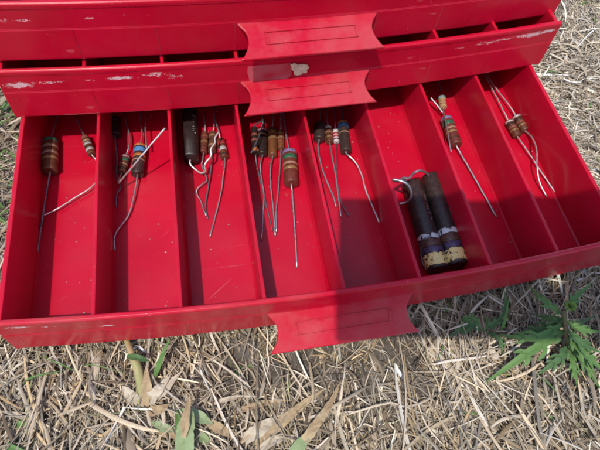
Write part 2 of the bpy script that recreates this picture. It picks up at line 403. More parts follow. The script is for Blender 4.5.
resistor('olive-brown resistor behind the kinked bright wire in the third compartment', (213, 133), (212, 152), 8, BROWN, [(.2, .12, 'gold'), (.45, .1, 'dark'), (.7, .1, 'tan')],
         [('a', (214, 125, .1), (214, 114, .1), (213, 100, .06)), ('b', (211.5, 163, .08), (210, 176, .06), (207, 195, .04), (205.5, 207, .03), (208, 219, .02))], wires=[W, WD], wr=.0145)
resistor('small resistor with red and silver bands, rightmost in the third compartment', (220.5, 140), (224.5, 158), 8.2, BROWN, [(.22, .18, 'red'), (.55, .22, 'silver'), (.85, .1, 'dark')],
         [('a', (219, 132, .12), (216, 122, .12), (213, 108, .06)), ('b', (224, 170, .07), (221, 192, .05), (215, 218, .03), (210, 237, .02))], wires=[W, W], wr=.0145)
# fourth compartment
resistor('slim dark resistor with an orange spot at its lower end, leftmost in the fourth compartment', (254, 128), (255.5, 154), 6.5, BLACKB, [(.88, .16, 'orange'), (.3, .1, 'brick'), (.5, .1, 'brick')],
         [('a', (258, 123, .2), (264.5, 121, .3), (261, 131, .33), (256, 143, .33), (251, 153, .33)), ('b', (257, 166, .08), (262, 188, .05), (268, 212, .03), (272.5, 231, .02))], z=.13, wires=[WD, WD], wr=.0125)
resistor('black resistor with a pink top band and a pale wavy lead', (262.5, 130), (262.5, 155), 9.5, BLACKB, [(.06, .1, 'pink'), (.25, .06, 'gold')],
         [('a', (263, 122, .12), (262, 112, .1), (260, 98, .06)), ('b', (260.5, 163, .1), (261, 175, .07), (264, 195, .05), (263, 212, .04), (261.5, 240, .02))], wires=[W, W], wr=.0155)
resistor('brown resistor with pale yellowish rings, third from the left in the crowded fourth compartment', (272.5, 129), (272.5, 156), 9.2, OBROWN, [(.08, .08, 'dark'), (.2, .09, 'gold'), (.38, .08, 'gold')],
         [('a', (273, 120, .12), (273, 108, .1), (272, 95, .06)), ('b', (270.5, 168, .09), (271, 188, .06), (273.5, 212, .04), (275.5, 236, .02))], wires=[W, W], wr=.0165)
resistor('small orange-brown resistor just left of the fat green banded one', (280.5, 132), (281, 149), 7.2, OBROWN, [(.15, .1, 'gold'), (.4, .08, 'tan'), (.62, .08, 'brick')],
         [('a', (281, 124, .1), (281, 112, .1), (280, 98, .06)), ('b', (280.5, 162, .07), (278.5, 188, .05), (276, 212, .05), (276.5, 232, .05))], wires=[W, W], wr=.0145)
resistor('fat brown resistor with violet and green bands, straight lead, in the fourth compartment', (289.5, 151.5), (291.5, 184.5), 14.2, RBROWN,
         [(.07, .13, 'violet'), (.24, .15, 'green'), (.44, .08, 'tan'), (.58, .09, 'gold')],
         [('a', (287.5, 142, .12), (285.5, 130, .12), (283, 112, .08), (281, 98, .06)), ('b', (292.5, 196, .09), (295, 230, .05), (297, 268, .02))], wires=[W, W], wr=.0185)
# fifth compartment
resistor('plain dark brown resistor at the left of the fifth compartment, half in shadow', (320, 124), (319, 140), 11, DBROWN, [(.3, .06, 'dark')],
         [('a', (320, 112, .1), (320, 100, .06)), ('b', (318, 148, .1), (321, 165, .07), (327, 182, .05), (333, 196, .04), (336, 207, .02)),], wires=[W, W], wr=.0175)
resistor('dark little resistor with a white top ring, in the fifth compartment', (328, 127), (329.8, 143), 7.2, BROWN, [(.1, .18, 'white'), (.4, .08, 'tan'), (.68, .08, 'gold')],
         [('a', (327, 118, .1), (326, 104, .06)), ('b', (332, 156, .08), (335.5, 176, .06), (338, 195, .05), (341, 217, .02))], wires=[W, W], wr=.0155)
resistor('tiny white resistor with red stripes between two darker ones', (335.3, 129.5), (336.5, 142.5), 5.6, WHITEB, [(.2, .12, 'white'), (.38, .14, 'red'), (.58, .14, 'red'), (.8, .1, 'black')],
         [('a', (335, 122, .1), (334, 106, .06)), ('b', (336, 152, .09), (336.5, 175, .06), (340, 198, .05), (344, 208, .03), (349, 216, .02))], wires=[W, WD], wr=.0105)
resistor('grey-brown resistor with an orange and blue top, rightmost in the fifth compartment', (342.8, 123), (346.2, 152), 11, DBROWN, [(.04, .09, 'orange'), (.16, .15, 'blue'), (.4, .05, 'tan')],
         [('a', (342, 112, .1), (341, 98, .06)), ('b', (349, 156, .13), (356, 163, .1), (362, 176, .08), (366, 191, .06), (372, 205, .04), (379, 222.5, .02))], wires=[WD, WB], wr=.0155)
# sixth compartment: two fat power resistors tied together
MOTTLE = body_mat('pitted_brown_black', (.014, .009, .009), (.05, .026, .021), .42, 420)
def bigres(label, a, b, dpx, leads):
    r = dpx / 2 * upp(at(*a, .25)); z = r + .005; A, B = at(*a, z), at(*b, z); L = np.linalg.norm(B - A)
    root = thing('power_resistor', label, 'resistor', (*((A + B) / 2)[:2], 0), 'pair of large dark resistors')
    e = r * .2 / L
    mesh('body', *lathe(A, B, [(0, r * .5), (0.002, r * .8), (e * .6, r * .94), (e * 1.6, r), (.5, r * .99), (1 - e, r), (1 - e * .4, r * .97), (1, r * .86), (1 - e * .3, r * .5)], 40), MOTTLE, root, True)
    for t0, w, c, fl in ((.665, .045, 'silver', 1.0), (.735, .07, 'brown', .1), (.81, .055, 'darkviolet', .6), (.905, .115, 'yellow2', .3)):
        p0, p1 = A + (B - A) * (t0 - w / 2), A + (B - A) * (t0 + w / 2)
        n = 40; d, u, w_ = frame_of(B - A); V = []; F = []
        offs = rng.normal(0, .010, (2, n)); offs = (offs + np.roll(offs, 1, 1) + np.roll(offs, 2, 1)) * .28
        for k in range(n):
            q = 2 * math.pi * k / n; rad = r * 1.014 * (math.cos(q) * u + math.sin(q) * w_)
            V += [p0 + d * (offs[0, k] - .004) + rad * .985, p0 + d * offs[0, k] + rad, p1 + d * offs[1, k] + rad, p1 + d * (offs[1, k] + .004) + rad * .985]
        for k in range(n):
            j = (k + 1) % n
            for s_ in range(3): F.append((k * 4 + s_, j * 4 + s_, j * 4 + s_ + 1, k * 4 + s_ + 1))
        mesh('color_band', V, F, band_mat(c, fl), root, True)
    # stamped marking: small pale flecks along the upper flank
    R = []; d, u, w_ = frame_of(B - A); side = u if u[0] > 0 else -u; up = np.array([0, 0, 1.])
    for k in range(15):
        if k in (4, 9): continue
        for q_ in range(2):
            if rng.random() < .25: continue
            an = .42 + q_ * .13 + rng.normal(0, .02); tt = .2 + k * .021
            c0 = A + (B - A) * tt; 
            def sp(a_, l_, rr): return c0 + d * l_ + rr * (math.sin(a_) * side + math.cos(a_) * up)
            V = [sp(an, 0, r * .99), sp(an + .09, 0, r * .99), sp(an + .09, .014, r * .99), sp(an, .014, r * .99), sp(an, 0, r * 1.012), sp(an + .09, 0, r * 1.012), sp(an + .09, .014, r * 1.012), sp(an, .014, r * 1.012)]
            R.append((V, [(0, 3, 2, 1), (4, 5, 6, 7), (0, 1, 5, 4), (1, 2, 6, 5), (2, 3, 7, 6), (3, 0, 4, 7)]))
    mesh('stamped_marking', *merge(R), PALEINK, root)
    for pts, wm in leads: mesh('lead', *tube(spline([A + d * .05 if pts[0] == 'a' else B - d * .05] + [at(*q) for q in pts[1:]], 6), .019), wm, root, True)
    return root
BC['yellow2'] = (.88, .68, .28); BC['silver'] = (.55, .57, .6)
bigres('left one of the two fat black resistors, with a hooked wire at its top', (411.5, 183), (438, 271), 20.5,
       [(('a', (404, 180, .3), (398, 181.5, .5), (393, 180, .6), (399, 180.5, .62), (407, 184, .6), (411, 191, .5), (410.5, 198, .4), (406, 202, .3), (399, 204, .25)), W),
        (('b', (431, 272, .06), (424, 266, .08), (421, 255, .14), (421, 246, .3), (425, 239, .48), (431, 236, .5)), WD)])
bigres('right one of the two fat black resistors with flaking gold ends', (430.5, 176), (458, 266.5), 20.5,
       [(('a', (425, 172, .4), (419, 170.5, .5), (414, 173, .5), (409, 178, .55), (403, 178, .58), (399, 181, .6), (394, 179, .6)), W)])
# seventh compartment
resistor('tiny tan resistor with a greenish grey top, above the violet and green banded one', (441.7, 97.5), (443.2, 108), 7.4, TANB, [(.12, .28, 'teal'), (.5, .1, 'gold'), (.75, .1, 'brick')],
         [('a', (441, 92, .1), (439, 82, .1), (437, 72, .05)), ('b', (444, 115, .2), (446.6, 126, .28), (449, 140, .3), (451, 152, .28))], z=.14, wires=[W, W], wr=.0145)
resistor('fat brown resistor with violet and green bands, beneath the tiny tan one', (445.8, 118.5), (456.4, 145.5), 12, RBROWN,
         [(.07, .13, 'violet'), (.25, .16, 'green'), (.44, .08, 'tan'), (.57, .09, 'gold'), (.8, .04, 'dark')],
         [('a', (442, 112, .14), (436, 104, .2), (430.7, 97.5, .25)), ('b', (462, 156, .08), (478, 184, .05), (496.5, 217, .02))], wires=[W, W], wr=.0185)
# eighth compartment
resistor('left one of two crossed-lead resistors in the last compartment, lead long and straight', (508.8, 121.5), (517.5, 136.5), 8.6, BROWN,
         [(.08, .13, 'silver'), (.28, .13, 'dark'), (.46, .1, 'brick'), (.66, .1, 'gold')],
         [('a', (504, 112, .1), (497, 98, .1), (489, 83, .1), (483, 70, .06)), ('b', (524, 146, .09), (542, 173, .06), (562.5, 203.5, .02))], wires=[WB, WB], wr=.0155)
resistor('right one of two crossed-lead resistors in the last compartment, lead bowed', (516, 116.5), (525.5, 131), 8.6, BROWN,
         [(.08, .13, 'silver'), (.28, .13, 'dark'), (.46, .1, 'brick'), (.66, .1, 'gold')],
         [('a', (511, 108, .1), (502, 96, .1), (492, 83, .1), (485, 70, .06)), ('b', (531.5, 137, .16), (536.5, 149, .24), (537, 167, .22), (539.5, 182, .12), (546.5, 196.5, .03))], wires=[WB, WB], wr=.0155)

# ------------------------------------------------------------------ ground
GZ = -.30
def fbm(x, y):
    v = 0
    for k, (f, a) in enumerate(((.35, .5), (.9, .28), (2.1, .14), (5.3, .06))):
        v = v + a * np.sin(f * x + 1.7 * k + 1.3 * np.sin(f * y * .8 + k)) * np.cos(f * y * 1.1 - 2.1 * k + 1.1 * np.sin(f * x * .7))
    return v
def gz(x, y): return GZ + .05 * fbm(x, y)
def bare(x, y):
    "patches of bare grey soil (0..1)"
    v = 0
    for (u, v_, rx, ry) in ((232, 368, .75, .42), (290, 372, .5, .4), (420, 392, .3, .25), (400, 350, .4, .3), (550, 385, .4, .2), (575, 20, .25, .3)):
        p = at(u, v_, GZ); v = np.maximum(v, 1 - ((x - p[0]) / rx) ** 2 - ((y - p[1]) / ry) ** 2)
    return np.clip(v + .25 * fbm(x * 3, y * 3), 0, 1)
xs = np.concatenate([-np.geomspace(700, 12, 14), np.linspace(-10, 18, 240), np.geomspace(20, 700, 14)])
ys = np.concatenate([-np.geomspace(700, 10, 14), np.linspace(-8, 14, 200), np.geomspace(16, 700, 14)])
X, Y = np.meshgrid(xs, ys); inner = (X > -10) & (X < 18) & (Y > -8) & (Y < 14)
Z = np.where(inner, gz(X, Y) + rng.normal(0, .012, X.shape), GZ)
V = np.stack([X, Y, Z], -1).reshape(-1, 3); nx = len(xs)
idx = np.arange(len(ys) - 1)[:, None] * nx + np.arange(nx - 1)[None]
F = np.stack([idx, idx + 1, idx + 1 + nx, idx + nx], -1).reshape(-1, 4)
m, nt, b = mat('dry_soil', (.15, .12, .09), .95, 0, .2); t = NT(nt); oc = t.n('ShaderNodeTexCoord').outputs['Object']
c = t.mix(t.ramp(t.noise(oc, 60, 6, .7), .35, .65), (.11, .085, .062, 1), (.235, .20, .165, 1))
c = t.mix(t.ramp(t.noise(oc, 900, 3, .7), .55, .66), c, (.33, .29, .25, 1))
t.l(c, b.inputs['Base Color']); t.bump(t.noise(oc, 420, 6, .75), .004, .9, b)
def fast_mesh(name, V, F, m, col=None, smooth=True):
    me = bpy.data.meshes.new(name); V = np.ascontiguousarray(V * S, dtype=np.float32); n = F.shape[1]
    me.vertices.add(len(V)); me.vertices.foreach_set('co', V.ravel())
    me.loops.add(F.size); me.loops.foreach_set('vertex_index', F.astype(np.int32).ravel())
    me.polygons.add(len(F)); me.polygons.foreach_set('loop_start', np.arange(0, F.size, n, dtype=np.int32))
    if smooth: me.polygons.foreach_set('use_smooth', np.ones(len(F), dtype=bool))
    me.update(calc_edges=True); me.materials.append(m)
    if col is not None:
        a = me.attributes.new('tint', 'FLOAT_COLOR', 'POINT'); a.data.foreach_set('color', np.ascontiguousarray(col, dtype=np.float32).ravel())
    o = bpy.data.objects.new(name, me); C.objects.link(o); return o
g = fast_mesh('ground', V, F, m); g['kind'] = 'structure'

def tint_mat(name, rough=.7, transl=.0, fine=1400):
    m, nt, b = mat(name, (.4, .3, .2), rough, 0, .25); t = NT(nt)
    a = t.n('ShaderNodeAttribute', attribute_name='tint'); oc = t.n('ShaderNodeTexCoord').outputs['Object']
    n = t.noise(oc, fine, 3, .7)
    c = t.mix(t.math('MULTIPLY', t.ramp(n, .45, .7), .45), a.outputs['Color'], (.16, .12, .08, 1))
    t.l(c, b.inputs['Base Color'])
    if transl:
        tr = t.n('ShaderNodeBsdfTranslucent'); t.l(c, tr.inputs['Color']); mx = t.n('ShaderNodeMixShader'); mx.inputs[0].default_value = transl
        out = nt.nodes['Material Output']; t.l(b.outputs[0], mx.inputs[1]); t.l(tr.outputs[0], mx.inputs[2]); t.l(mx.outputs[0], out.inputs['Surface'])
    return m
STRAW = tint_mat('dry_straw', .6, .12)
def straws(n, x0, x1, y0, y1, lmean, wmean, zlo, zhi, pal, pw, curl=.5, tilt=.12, seg=5, keep=None, dirfield=True, lsd=.5):
    x = rng.uniform(x0, x1, n); y = rng.uniform(y0, y1, n)
    k = ~((x > .15) & (x < 7.85) & (y > .2) & (y < 8))           # nothing lies under the trays
    if keep is not None: k &= rng.random(n) < keep(x, y)
    x, y = x[k], y[k]; n = len(x)
    L = lmean * np.exp(rng.normal(0, lsd, n)); L = np.clip(L, .06, lmean * 4); Wd = np.minimum(wmean * np.exp(rng.normal(0, .38, n)), wmean * 2.1)
    th = rng.uniform(0, math.pi, n)
    if dirfield:
        f = 2.2 * fbm(x * .8 + 3, y * .8 - 1) + .5; mask = rng.random(n) < .45; th = np.where(mask, f + rng.normal(0, .35, n), th)
    kap = rng.normal(0, curl, n) / L; kk = rng.normal(0, curl * 1.5, n) / L / L
    s = np.linspace(-.5, .5, seg + 1)[None] * L[:, None]
    ang = th[:, None] + kap[:, None] * s + kk[:, None] * s * s
    # a third of the pieces have a sharp kink
    kink = (rng.random(n) < .5)[:, None] * (s > rng.uniform(-.2, .3, n)[:, None] * L[:, None]) * rng.normal(0, .8, n)[:, None]
    ang = ang + kink
    ds = (L / seg)[:, None]
    cx = np.cumsum(np.cos(ang) * ds, 1); cy = np.cumsum(np.sin(ang) * ds, 1); cx -= cx.mean(1, keepdims=True); cy -= cy.mean(1, keepdims=True)
    px, py = x[:, None] + cx, y[:, None] + cy
    z0 = rng.uniform(zlo, zhi, n); tl = rng.normal(0, tilt, n); bend = rng.normal(0, .10, n) * L
    pz = gz(px, py) + z0[:, None] + tl[:, None] * s + bend[:, None] * ((s / L[:, None]) ** 2 * 4 - .5)
    pz = np.maximum(pz, gz(px, py) + .004)
    # keep pieces from rising through the trays
    und = (px > -.2) & (px < 8.2) & (py > -.35); pz = np.where(und, np.minimum(pz, -.04), pz)
    tx, ty = np.cos(ang), np.sin(ang); nxx, nyy = -ty, tx
    roll = rng.uniform(-.9, .9, n)[:, None] + rng.normal(0, .5, n)[:, None] * s / L[:, None]
    taper = np.clip(1.15 - .7 * np.abs(s / L[:, None] * 2) ** 3, .3, 1)
    w = Wd[:, None] * taper * .5
    ox, oy, oz = nxx * np.cos(roll) * w, nyy * np.cos(roll) * w, np.sin(roll) * w
    ridge = Wd[:, None] * .28
    P = np.stack([np.stack([px - ox, py - oy, pz - oz], -1), np.stack([px, py, pz + ridge], -1), np.stack([px + ox, py + oy, pz + oz], -1)], 2)  # n, seg+1, 3, 3
    V = P.reshape(-1, 3); base = (np.arange(n) * (seg + 1) * 3)[:, None, None] + (np.arange(seg) * 3)[None, :, None] + np.arange(2)[None, None]
    F = np.stack([base, base + 1, base + 4, base + 3], -1).reshape(-1, 4)
    pal = np.array(pal) * np.array([.98, .935, .87]); ci = rng.choice(len(pal), n, p=np.array(pw) / sum(pw)); c = pal[ci] * np.exp(rng.normal(-.08, .33, (n, 1))) * np.exp(rng.normal(0, 1, (n, 1)) * np.array([[.03, 0, -.05]]))
    lon = 1 + .25 * rng.normal(0, 1, (n, 1, 1)) * (s / L[:, None])[:, :, None]
    c = np.clip(c[:, None, :] * lon, .01, .9); c = np.repeat(c[:, :, None, :], 3, 2)
    col = np.concatenate([c, np.ones(c.shape[:-1] + (1,))], -1).reshape(-1, 4)
    return V, F, col
PAL = [(.47, .39, .28), (.39, .335, .26), (.58, .50, .39), (.31, .25, .175), (.18, .135, .095), (.29, .26, .22), (.68, .61, .51), (.42, .31, .18), (.09, .07, .052), (.25, .26, .13)]
PW = [18, 18, 14, 12, 9, 12, 9, 4, 6, 1.2]
PAL_G = [(.48, .42, .33), (.41, .37, .31), (.60, .54, .45), (.30, .25, .19), (.15, .12, .09), (.70, .64, .55)]
def cat_(L):
    Vs, Fs, Cs, k = [], [], [], 0
    for V, F, c in L: Vs.append(V); Fs.append(F + k); Cs.append(c); k += len(V)
    return np.concatenate(Vs), np.concatenate(Fs), np.concatenate(Cs)
kb = lambda x, y: 1 - .86 * bare(x, y)
far = lambda x, y: np.clip((x - 6) * .25 + (y - 1) * .3, 0, 1)
clump = lambda x, y: np.clip(.75 + 1.1 * fbm(x * 2.3 + 4, y * 2.3 + 1), .18, 1)
layers = [
    straws(52000, -4.5, 13.5, -5.5, 10, .24, .014, .0, .05, PAL, [7, 12, 4, 16, 20, 18, 2, 5, 16, 1], .6, .06, 4, kb),
    straws(70000, -4, 13.5, -5, 10, .34, .016, .01, .10, PAL, PW, .5, .12, 5, lambda x, y: kb(x, y) * clump(x, y) * (1 - .5 * far(x, y)), lsd=.6),
    straws(17000, -3.5, 12, -4.5, 9, .58, .021, .04, .14, PAL, PW, .45, .10, 6, lambda x, y: kb(x, y) * clump(x, y) * (1 - .75 * far(x, y)), lsd=.6),
    straws(2600, -3.5, 12, -4.5, 9, .85, .026, .09, .19, PAL, [20, 14, 24, 4, 1, 4, 18, 5, 0, 2], .4, .08, 7, lambda x, y: (1 - bare(x, y)) * clump(x, y) * (1 - .9 * far(x, y))),
    straws(52000, 6.5, 14, -1, 10, .24, .017, .02, .14, PAL_G, [18, 20, 16, 16, 12, 10], .7, .18, 5, lambda x, y: far(x, y)),
    straws(8000, 6.5, 14, -1, 10, .40, .022, .08, .17, PAL_G, [20, 20, 24, 8, 3, 22], .7, .12, 6, lambda x, y: far(x, y)),
    straws(1500, -3.5, 12, -4.5, 9, .30, .05, .02, .12, [(.52, .45, .36), (.44, .37, .29), (.60, .54, .46), (.32, .25, .18)], [3, 4, 2, 3], .6, .2, 6, kb),
    # sparse continuation beyond the frame
    straws(14000, -10, 18, -8, 14, .6, .04, .02, .15, PAL, PW, .5, .12, 4, lambda x, y: ((x < -4) | (x > 13.5) | (y < -5) | (y > 10)).astype(float)),
]
straw_mesh = cat_(layers)
o = fast_mesh('dry_grass', straw_mesh[0], straw_mesh[1], STRAW, straw_mesh[2]); o['kind'] = 'stuff'; o['label'] = 'matted dry straw and dead cut grass around the trays'; o['category'] = 'dry grass'
# pebbles and crumbs of soil
ico = [(0, 0, 1)] + [(.894 * math.cos(a), .894 * math.sin(a), .447) for a in np.arange(5) * 2 * math.pi / 5] + [(.894 * math.cos(a), .894 * math.sin(a), -.447) for a in np.arange(5) * 2 * math.pi / 5 + math.pi / 5] + [(0, 0, -1)]
icf = [(0, 1 + i, 1 + (i + 1) % 5) for i in range(5)] + [(1 + i, 6 + i, 1 + (i + 1) % 5) for i in range(5)] + [(1 + (i + 1) % 5, 6 + i, 6 + (i + 1) % 5) for i in range(5)] + [(11, 6 + (i + 1) % 5, 6 + i) for i in range(5)]
n = 9000; x = rng.uniform(-4, 13, n); y = rng.uniform(-5, 10, n); w = .25 + bare(x, y); k = (rng.random(n) < w) & ~((x > .1) & (x < 7.9) & (y > .1)); x, y = x[k], y[k]; n = len(x)
r = .012 * np.exp(rng.normal(0, .55, n)); r = np.clip(r, .006, .05)
P = np.array(ico)[None] * (1 + rng.normal(0, .18, (n, 12, 1))) * (r[:, None, None] * np.stack([np.ones(n), np.exp(rng.normal(0, .25, n)), np.full(n, .7)], -1)[:, None])
P += np.stack([x, y, gz(x, y) + r * .5], -1)[:, None]
F = (np.array(icf)[None] + (np.arange(n) * 12)[:, None, None]).reshape(-1, 3)
pal = np.array([(.26, .22, .17), (.18, .15, .11), (.42, .38, .32), (.5, .40, .24), (.12, .09, .07)]); c = pal[rng.choice(5, n, p=[.35, .3, .15, .05, .15])]
col = np.concatenate([np.repeat(c[:, None], 12, 1), np.ones((n, 12, 1))], -1).reshape(-1, 4)
o = fast_mesh('soil_crumbs', P.reshape(-1, 3), F, tint_mat('crumb', .95), col, True); o['kind'] = 'stuff'; o['label'] = 'little stones and crumbs of dry soil'; o['category'] = 'gravel'

n = 420; x = rng.uniform(.1, 7.9, n); y = rng.uniform(.1, 3.6, n); k = np.abs(x - np.round(x)) > .08; x, y = x[k], y[k]; n = len(x)
r = np.clip(.0042 * np.exp(rng.normal(0, .5, n)), .002, .013)
P = np.array(ico)[None] * (1 + rng.normal(0, .2, (n, 12, 1))) * (r[:, None, None] * np.stack([np.exp(rng.normal(0, .5, n)), np.ones(n), np.full(n, .6)], -1)[:, None]) + np.stack([x, y, r * .4], -1)[:, None]
F = (np.array(icf)[None] + (np.arange(n) * 12)[:, None, None]).reshape(-1, 3)
c = pal[rng.choice(5, n, p=[.2, .1, .45, .2, .05])] * 1.2; col = np.concatenate([np.repeat(c[:, None], 12, 1), np.ones((n, 12, 1))], -1).reshape(-1, 4)
o = fast_mesh('dust_grit', P.reshape(-1, 3), F, tint_mat('grit', .95), col, True); o['kind'] = 'stuff'; o['label'] = 'fine specks of dust and grit on the tray floors'; o['category'] = 'dust'

# ------------------------------------------------------------------ plants
def leaf_mat(name, c1, c2, transl=.35, scale=90, rough=.5):
    m, nt, b = mat(name, c1, rough, 0, .3); t = NT(nt); oc = t.n('ShaderNodeTexCoord').outputs['Object']
    c = t.mix(t.ramp(t.noise(oc, scale, 5, .65), .35, .68), (*c1, 1), (*c2, 1))
    c = t.mix(t.math('MULTIPLY', t.ramp(t.noise(oc, 1500, 2), .6, .72), .3), c, (c2[0] * .5, c2[1] * .5, c2[2] * .5, 1))
    t.l(c, b.inputs['Base Color']); t.bump(t.noise(oc, 700, 3), .0006, .4, b)
    tr = t.n('ShaderNodeBsdfTranslucent'); t.l(c, tr.inputs['Color']); mx = t.n('ShaderNodeMixShader'); mx.inputs[0].default_value = transl
    t.l(b.outputs[0], mx.inputs[1]); t.l(tr.outputs[0], mx.inputs[2]); t.l(mx.outputs[0], nt.nodes['Material Output'].inputs['Surface']); return m
GREEN = leaf_mat('weed_leaf', (.13, .25, .07), (.18, .31, .09))
DGREEN = leaf_mat('dark_weed_leaf', (.09, .18, .065), (.12, .22, .08))
YGREEN = leaf_mat('pale_bud', (.22, .32, .05), (.14, .24, .05))
STEM = leaf_mat('weed_stem', (.12, .13, .05), (.16, .09, .06), .05)
BLADE = leaf_mat('green_blade', (.24, .32, .13), (.36, .42, .24), .25, 60)
TAN = leaf_mat('tan_sheath', (.48, .36, .21), (.33, .22, .12), .15, 120, .7)
PALE = leaf_mat('bleached_leaf', (.58, .50, .38), (.42, .34, .24), .12, 120, .7)
STALK = leaf_mat('green_stalk', (.24, .28, .09), (.40, .30, .16), .05, 60)
def ribbon(P, widths, th=.006, fold=.2, roll=0.0, lobes=0.0, nlob=0, ph=0, crumple=0.0):
    """a leaf: folded strip with thickness along P (units); lobes cut its edge into teeth"""
    P = [np.asarray(p, float) for p in P]; n = len(P); V = []; F = []
    for i, p in enumerate(P):
        d = P[min(i + 1, n - 1)] - P[max(i - 1, 0)]; d /= np.linalg.norm(d) + 1e-9
        sd = np.cross(d, [0, 0, 1.]); sd /= np.linalg.norm(sd) + 1e-9; up = np.cross(sd, d)
        sd2 = sd * math.cos(roll) + up * math.sin(roll); up2 = np.cross(sd2, d)
        w = widths[i] * (1 + crumple * rng.normal(0, .13)); fo = fold + crumple * rng.normal(0, .22); ro = roll + crumple * (.35 * math.sin(i * .9 + ph) + rng.normal(0, .08))
        sd2 = sd * math.cos(ro) + up * math.sin(ro); up2 = np.cross(sd2, d)
        if nlob: w *= 1 + lobes * math.sin(2 * math.pi * nlob * i / (n - 1) + ph)
        for q in (-1, -.5, 0, .5, 1): V.append(p + sd2 * q * w + up2 * abs(q) * fo * w + up2 * (crumple * rng.normal(0, .05) * w))
        V.append(p - up2 * (th))
    for i in range(n - 1):
        a, b_ = i * 6, (i + 1) * 6
        for q in range(4): F.append((a + q, a + q + 1, b_ + q + 1, b_ + q))
        F.append((a + 4, a + 5, b_ + 5, b_ + 4)); F.append((a + 5, a, b_, b_ + 5))
    F += [(5, 4, 3, 2, 1, 0), tuple((n - 1) * 6 + q for q in range(6))]
    return V, F
def leaf_w(n, w, base=.25, tip=.03, peak=.4):
    t = np.linspace(0, 1, n); return list(w * np.clip(np.where(t < peak, base + (1 - base) * np.sin(t / peak * math.pi / 2), np.cos((t - peak) / (1 - peak) * math.pi / 2) ** .8), tip, 1))
def pinnate(P, w, nl, mt, name, root):
    "a lobed weed leaf: midrib blade with narrow side lobes angled forward"
    nl = min(nl, 3); Q = spline(P, 8); n = len(Q); parts = [ribbon(Q, leaf_w(n, w * .33), fold=.25)]
    for k in range(nl):
        i = int(n * (.22 + .6 * k / nl)); p = Q[i]; d = Q[min(i + 2, n - 1)] - Q[i - 1]; d /= np.linalg.norm(d); sd = np.cross(d, [0, 0, 1.]); sd /= np.linalg.norm(sd)
        ln = w * (1.15 - .9 * abs(k / nl - .35)) * rng.uniform(.85, 1.15)
        for s_ in (-1, 1):
            e = p + (sd * s_ * .62 + d * 1.0) * ln + np.array([0, 0, rng.normal(0, .02)])
            mid = p + (sd * s_ * .42 + d * .42) * ln + np.array([0, 0, .012])
            q = spline([p, mid, e], 4); parts.append(ribbon(q, leaf_w(len(q), w * .17, .7), fold=.2))
    return mesh(name, *merge(parts), mt, root, False)
def A3(u, v, h): return at(u, v, GZ + h)
# tall lobed weed at the right
b0 = A3(572, 362, .05); w = thing('weed', 'leafy green weed with lobed leaves and a pale bud, right of the lowest tray', 'weed', b0)
S0, S1, S2 = A3(572, 362, .0), A3(567, 338, .35), A3(564, 310, .72)
mesh('stem', *tube(spline([S0, S1, S2], 6), [.03] * 12 + [.022], 8), STEM, w, True)
def lf(root, a, mid, b, wd, nl=4, mt=GREEN):
    b = (a[0] + (b[0] - a[0]) * 1.14, a[1] + (b[1] - a[1]) * 1.14, b[2]); wd *= 1.12
    return pinnate([A3(*a), A3(*mid), A3(*b)], wd, nl, mt, 'leaf', root)
for a, mid, b_, wd, nl, mt in [
    ((566, 330, .42), (540, 345, .45), (494, 377, .15), .17, 5, GREEN), ((565, 322, .5), (535, 338, .55), (505, 333, .3), .13, 4, GREEN),
    ((564, 314, .6), (548, 305, .75), (531, 287, .6), .11, 3, GREEN), ((565, 312, .7), (573, 300, .8), (590, 285, .8), .09, 3, GREEN),
    ((566, 322, .5), (582, 330, .55), (600, 331, .45), .10, 3, GREEN), ((567, 335, .4), (582, 352, .45), (606, 372, .3), .14, 4, GREEN),
    ((566, 328, .45), (580, 343, .5), (598, 350, .4), .12, 4, DGREEN), ((568, 345, .3), (560, 358, .3), (540, 372, .12), .12, 4, DGREEN),
    ((565, 318, .55), (552, 320, .55), (536, 314, .4), .09, 3, DGREEN), ((566, 325, .5), (545, 328, .4), (512, 336, .15), .12, 4, DGREEN),
    ((569, 350, .25), (573, 365, .3), (577, 385, .1), .10, 3, GREEN), ((566, 320, .5), (575, 325, .45), (592, 316, .35), .08, 3, DGREEN),
    ((568, 345, .3), (584, 363, .25), (600, 390, .1), .11, 4, GREEN)]:
    lf(w, a, mid, b_, wd, nl, mt)
bp = A3(567, 308, .78); parts = []
for k in range(10):
    a = k * 2.4; e = bp + np.array([math.cos(a) * .08, math.sin(a) * .08, .05 + .03 * (k % 3)]); q = spline([bp, (bp + e) / 2 + np.array([0, 0, .05]), e], 3); parts.append(ribbon(q, leaf_w(len(q), .035, .6)))
mesh('bud', *merge(parts), YGREEN, w, False)
# creeping weed, left of it
b0 = A3(482, 331, 0); w2 = thing('weed', 'low creeping green weed in shadow close under the right front edge of the tray', 'weed', b0)
mesh('stem', *tube(spline([A3(456, 326, .08), A3(475, 330, .14), A3(505, 334, .12), A3(520, 338, .06)], 5), .012, 6), STEM, w2, True)
for a, mid, b_, wd, nl, mt in [((480, 331, .15), (470, 325, .22), (450, 338, .1), .12, 4, DGREEN), ((482, 330, .15), (472, 318, .25), (462, 325, .2), .08, 3, GREEN), ((484, 330, .15), (495, 322, .25), (502, 322, .2), .08, 3, DGREEN),
    ((492, 331, .15), (505, 310, .3), (503, 295, .4), .07, 3, DGREEN), ((500, 332, .13), (505, 320, .3), (508, 300, .4), .055, 2, GREEN), ((486, 332, .14), (500, 340, .2), (500, 352, .1), .07, 3, DGREEN), ((484, 331, .15), (488, 322, .2), (481, 315, .15), .06, 2, GREEN)]:
    lf(w2, a, mid, b_, wd, nl, mt)
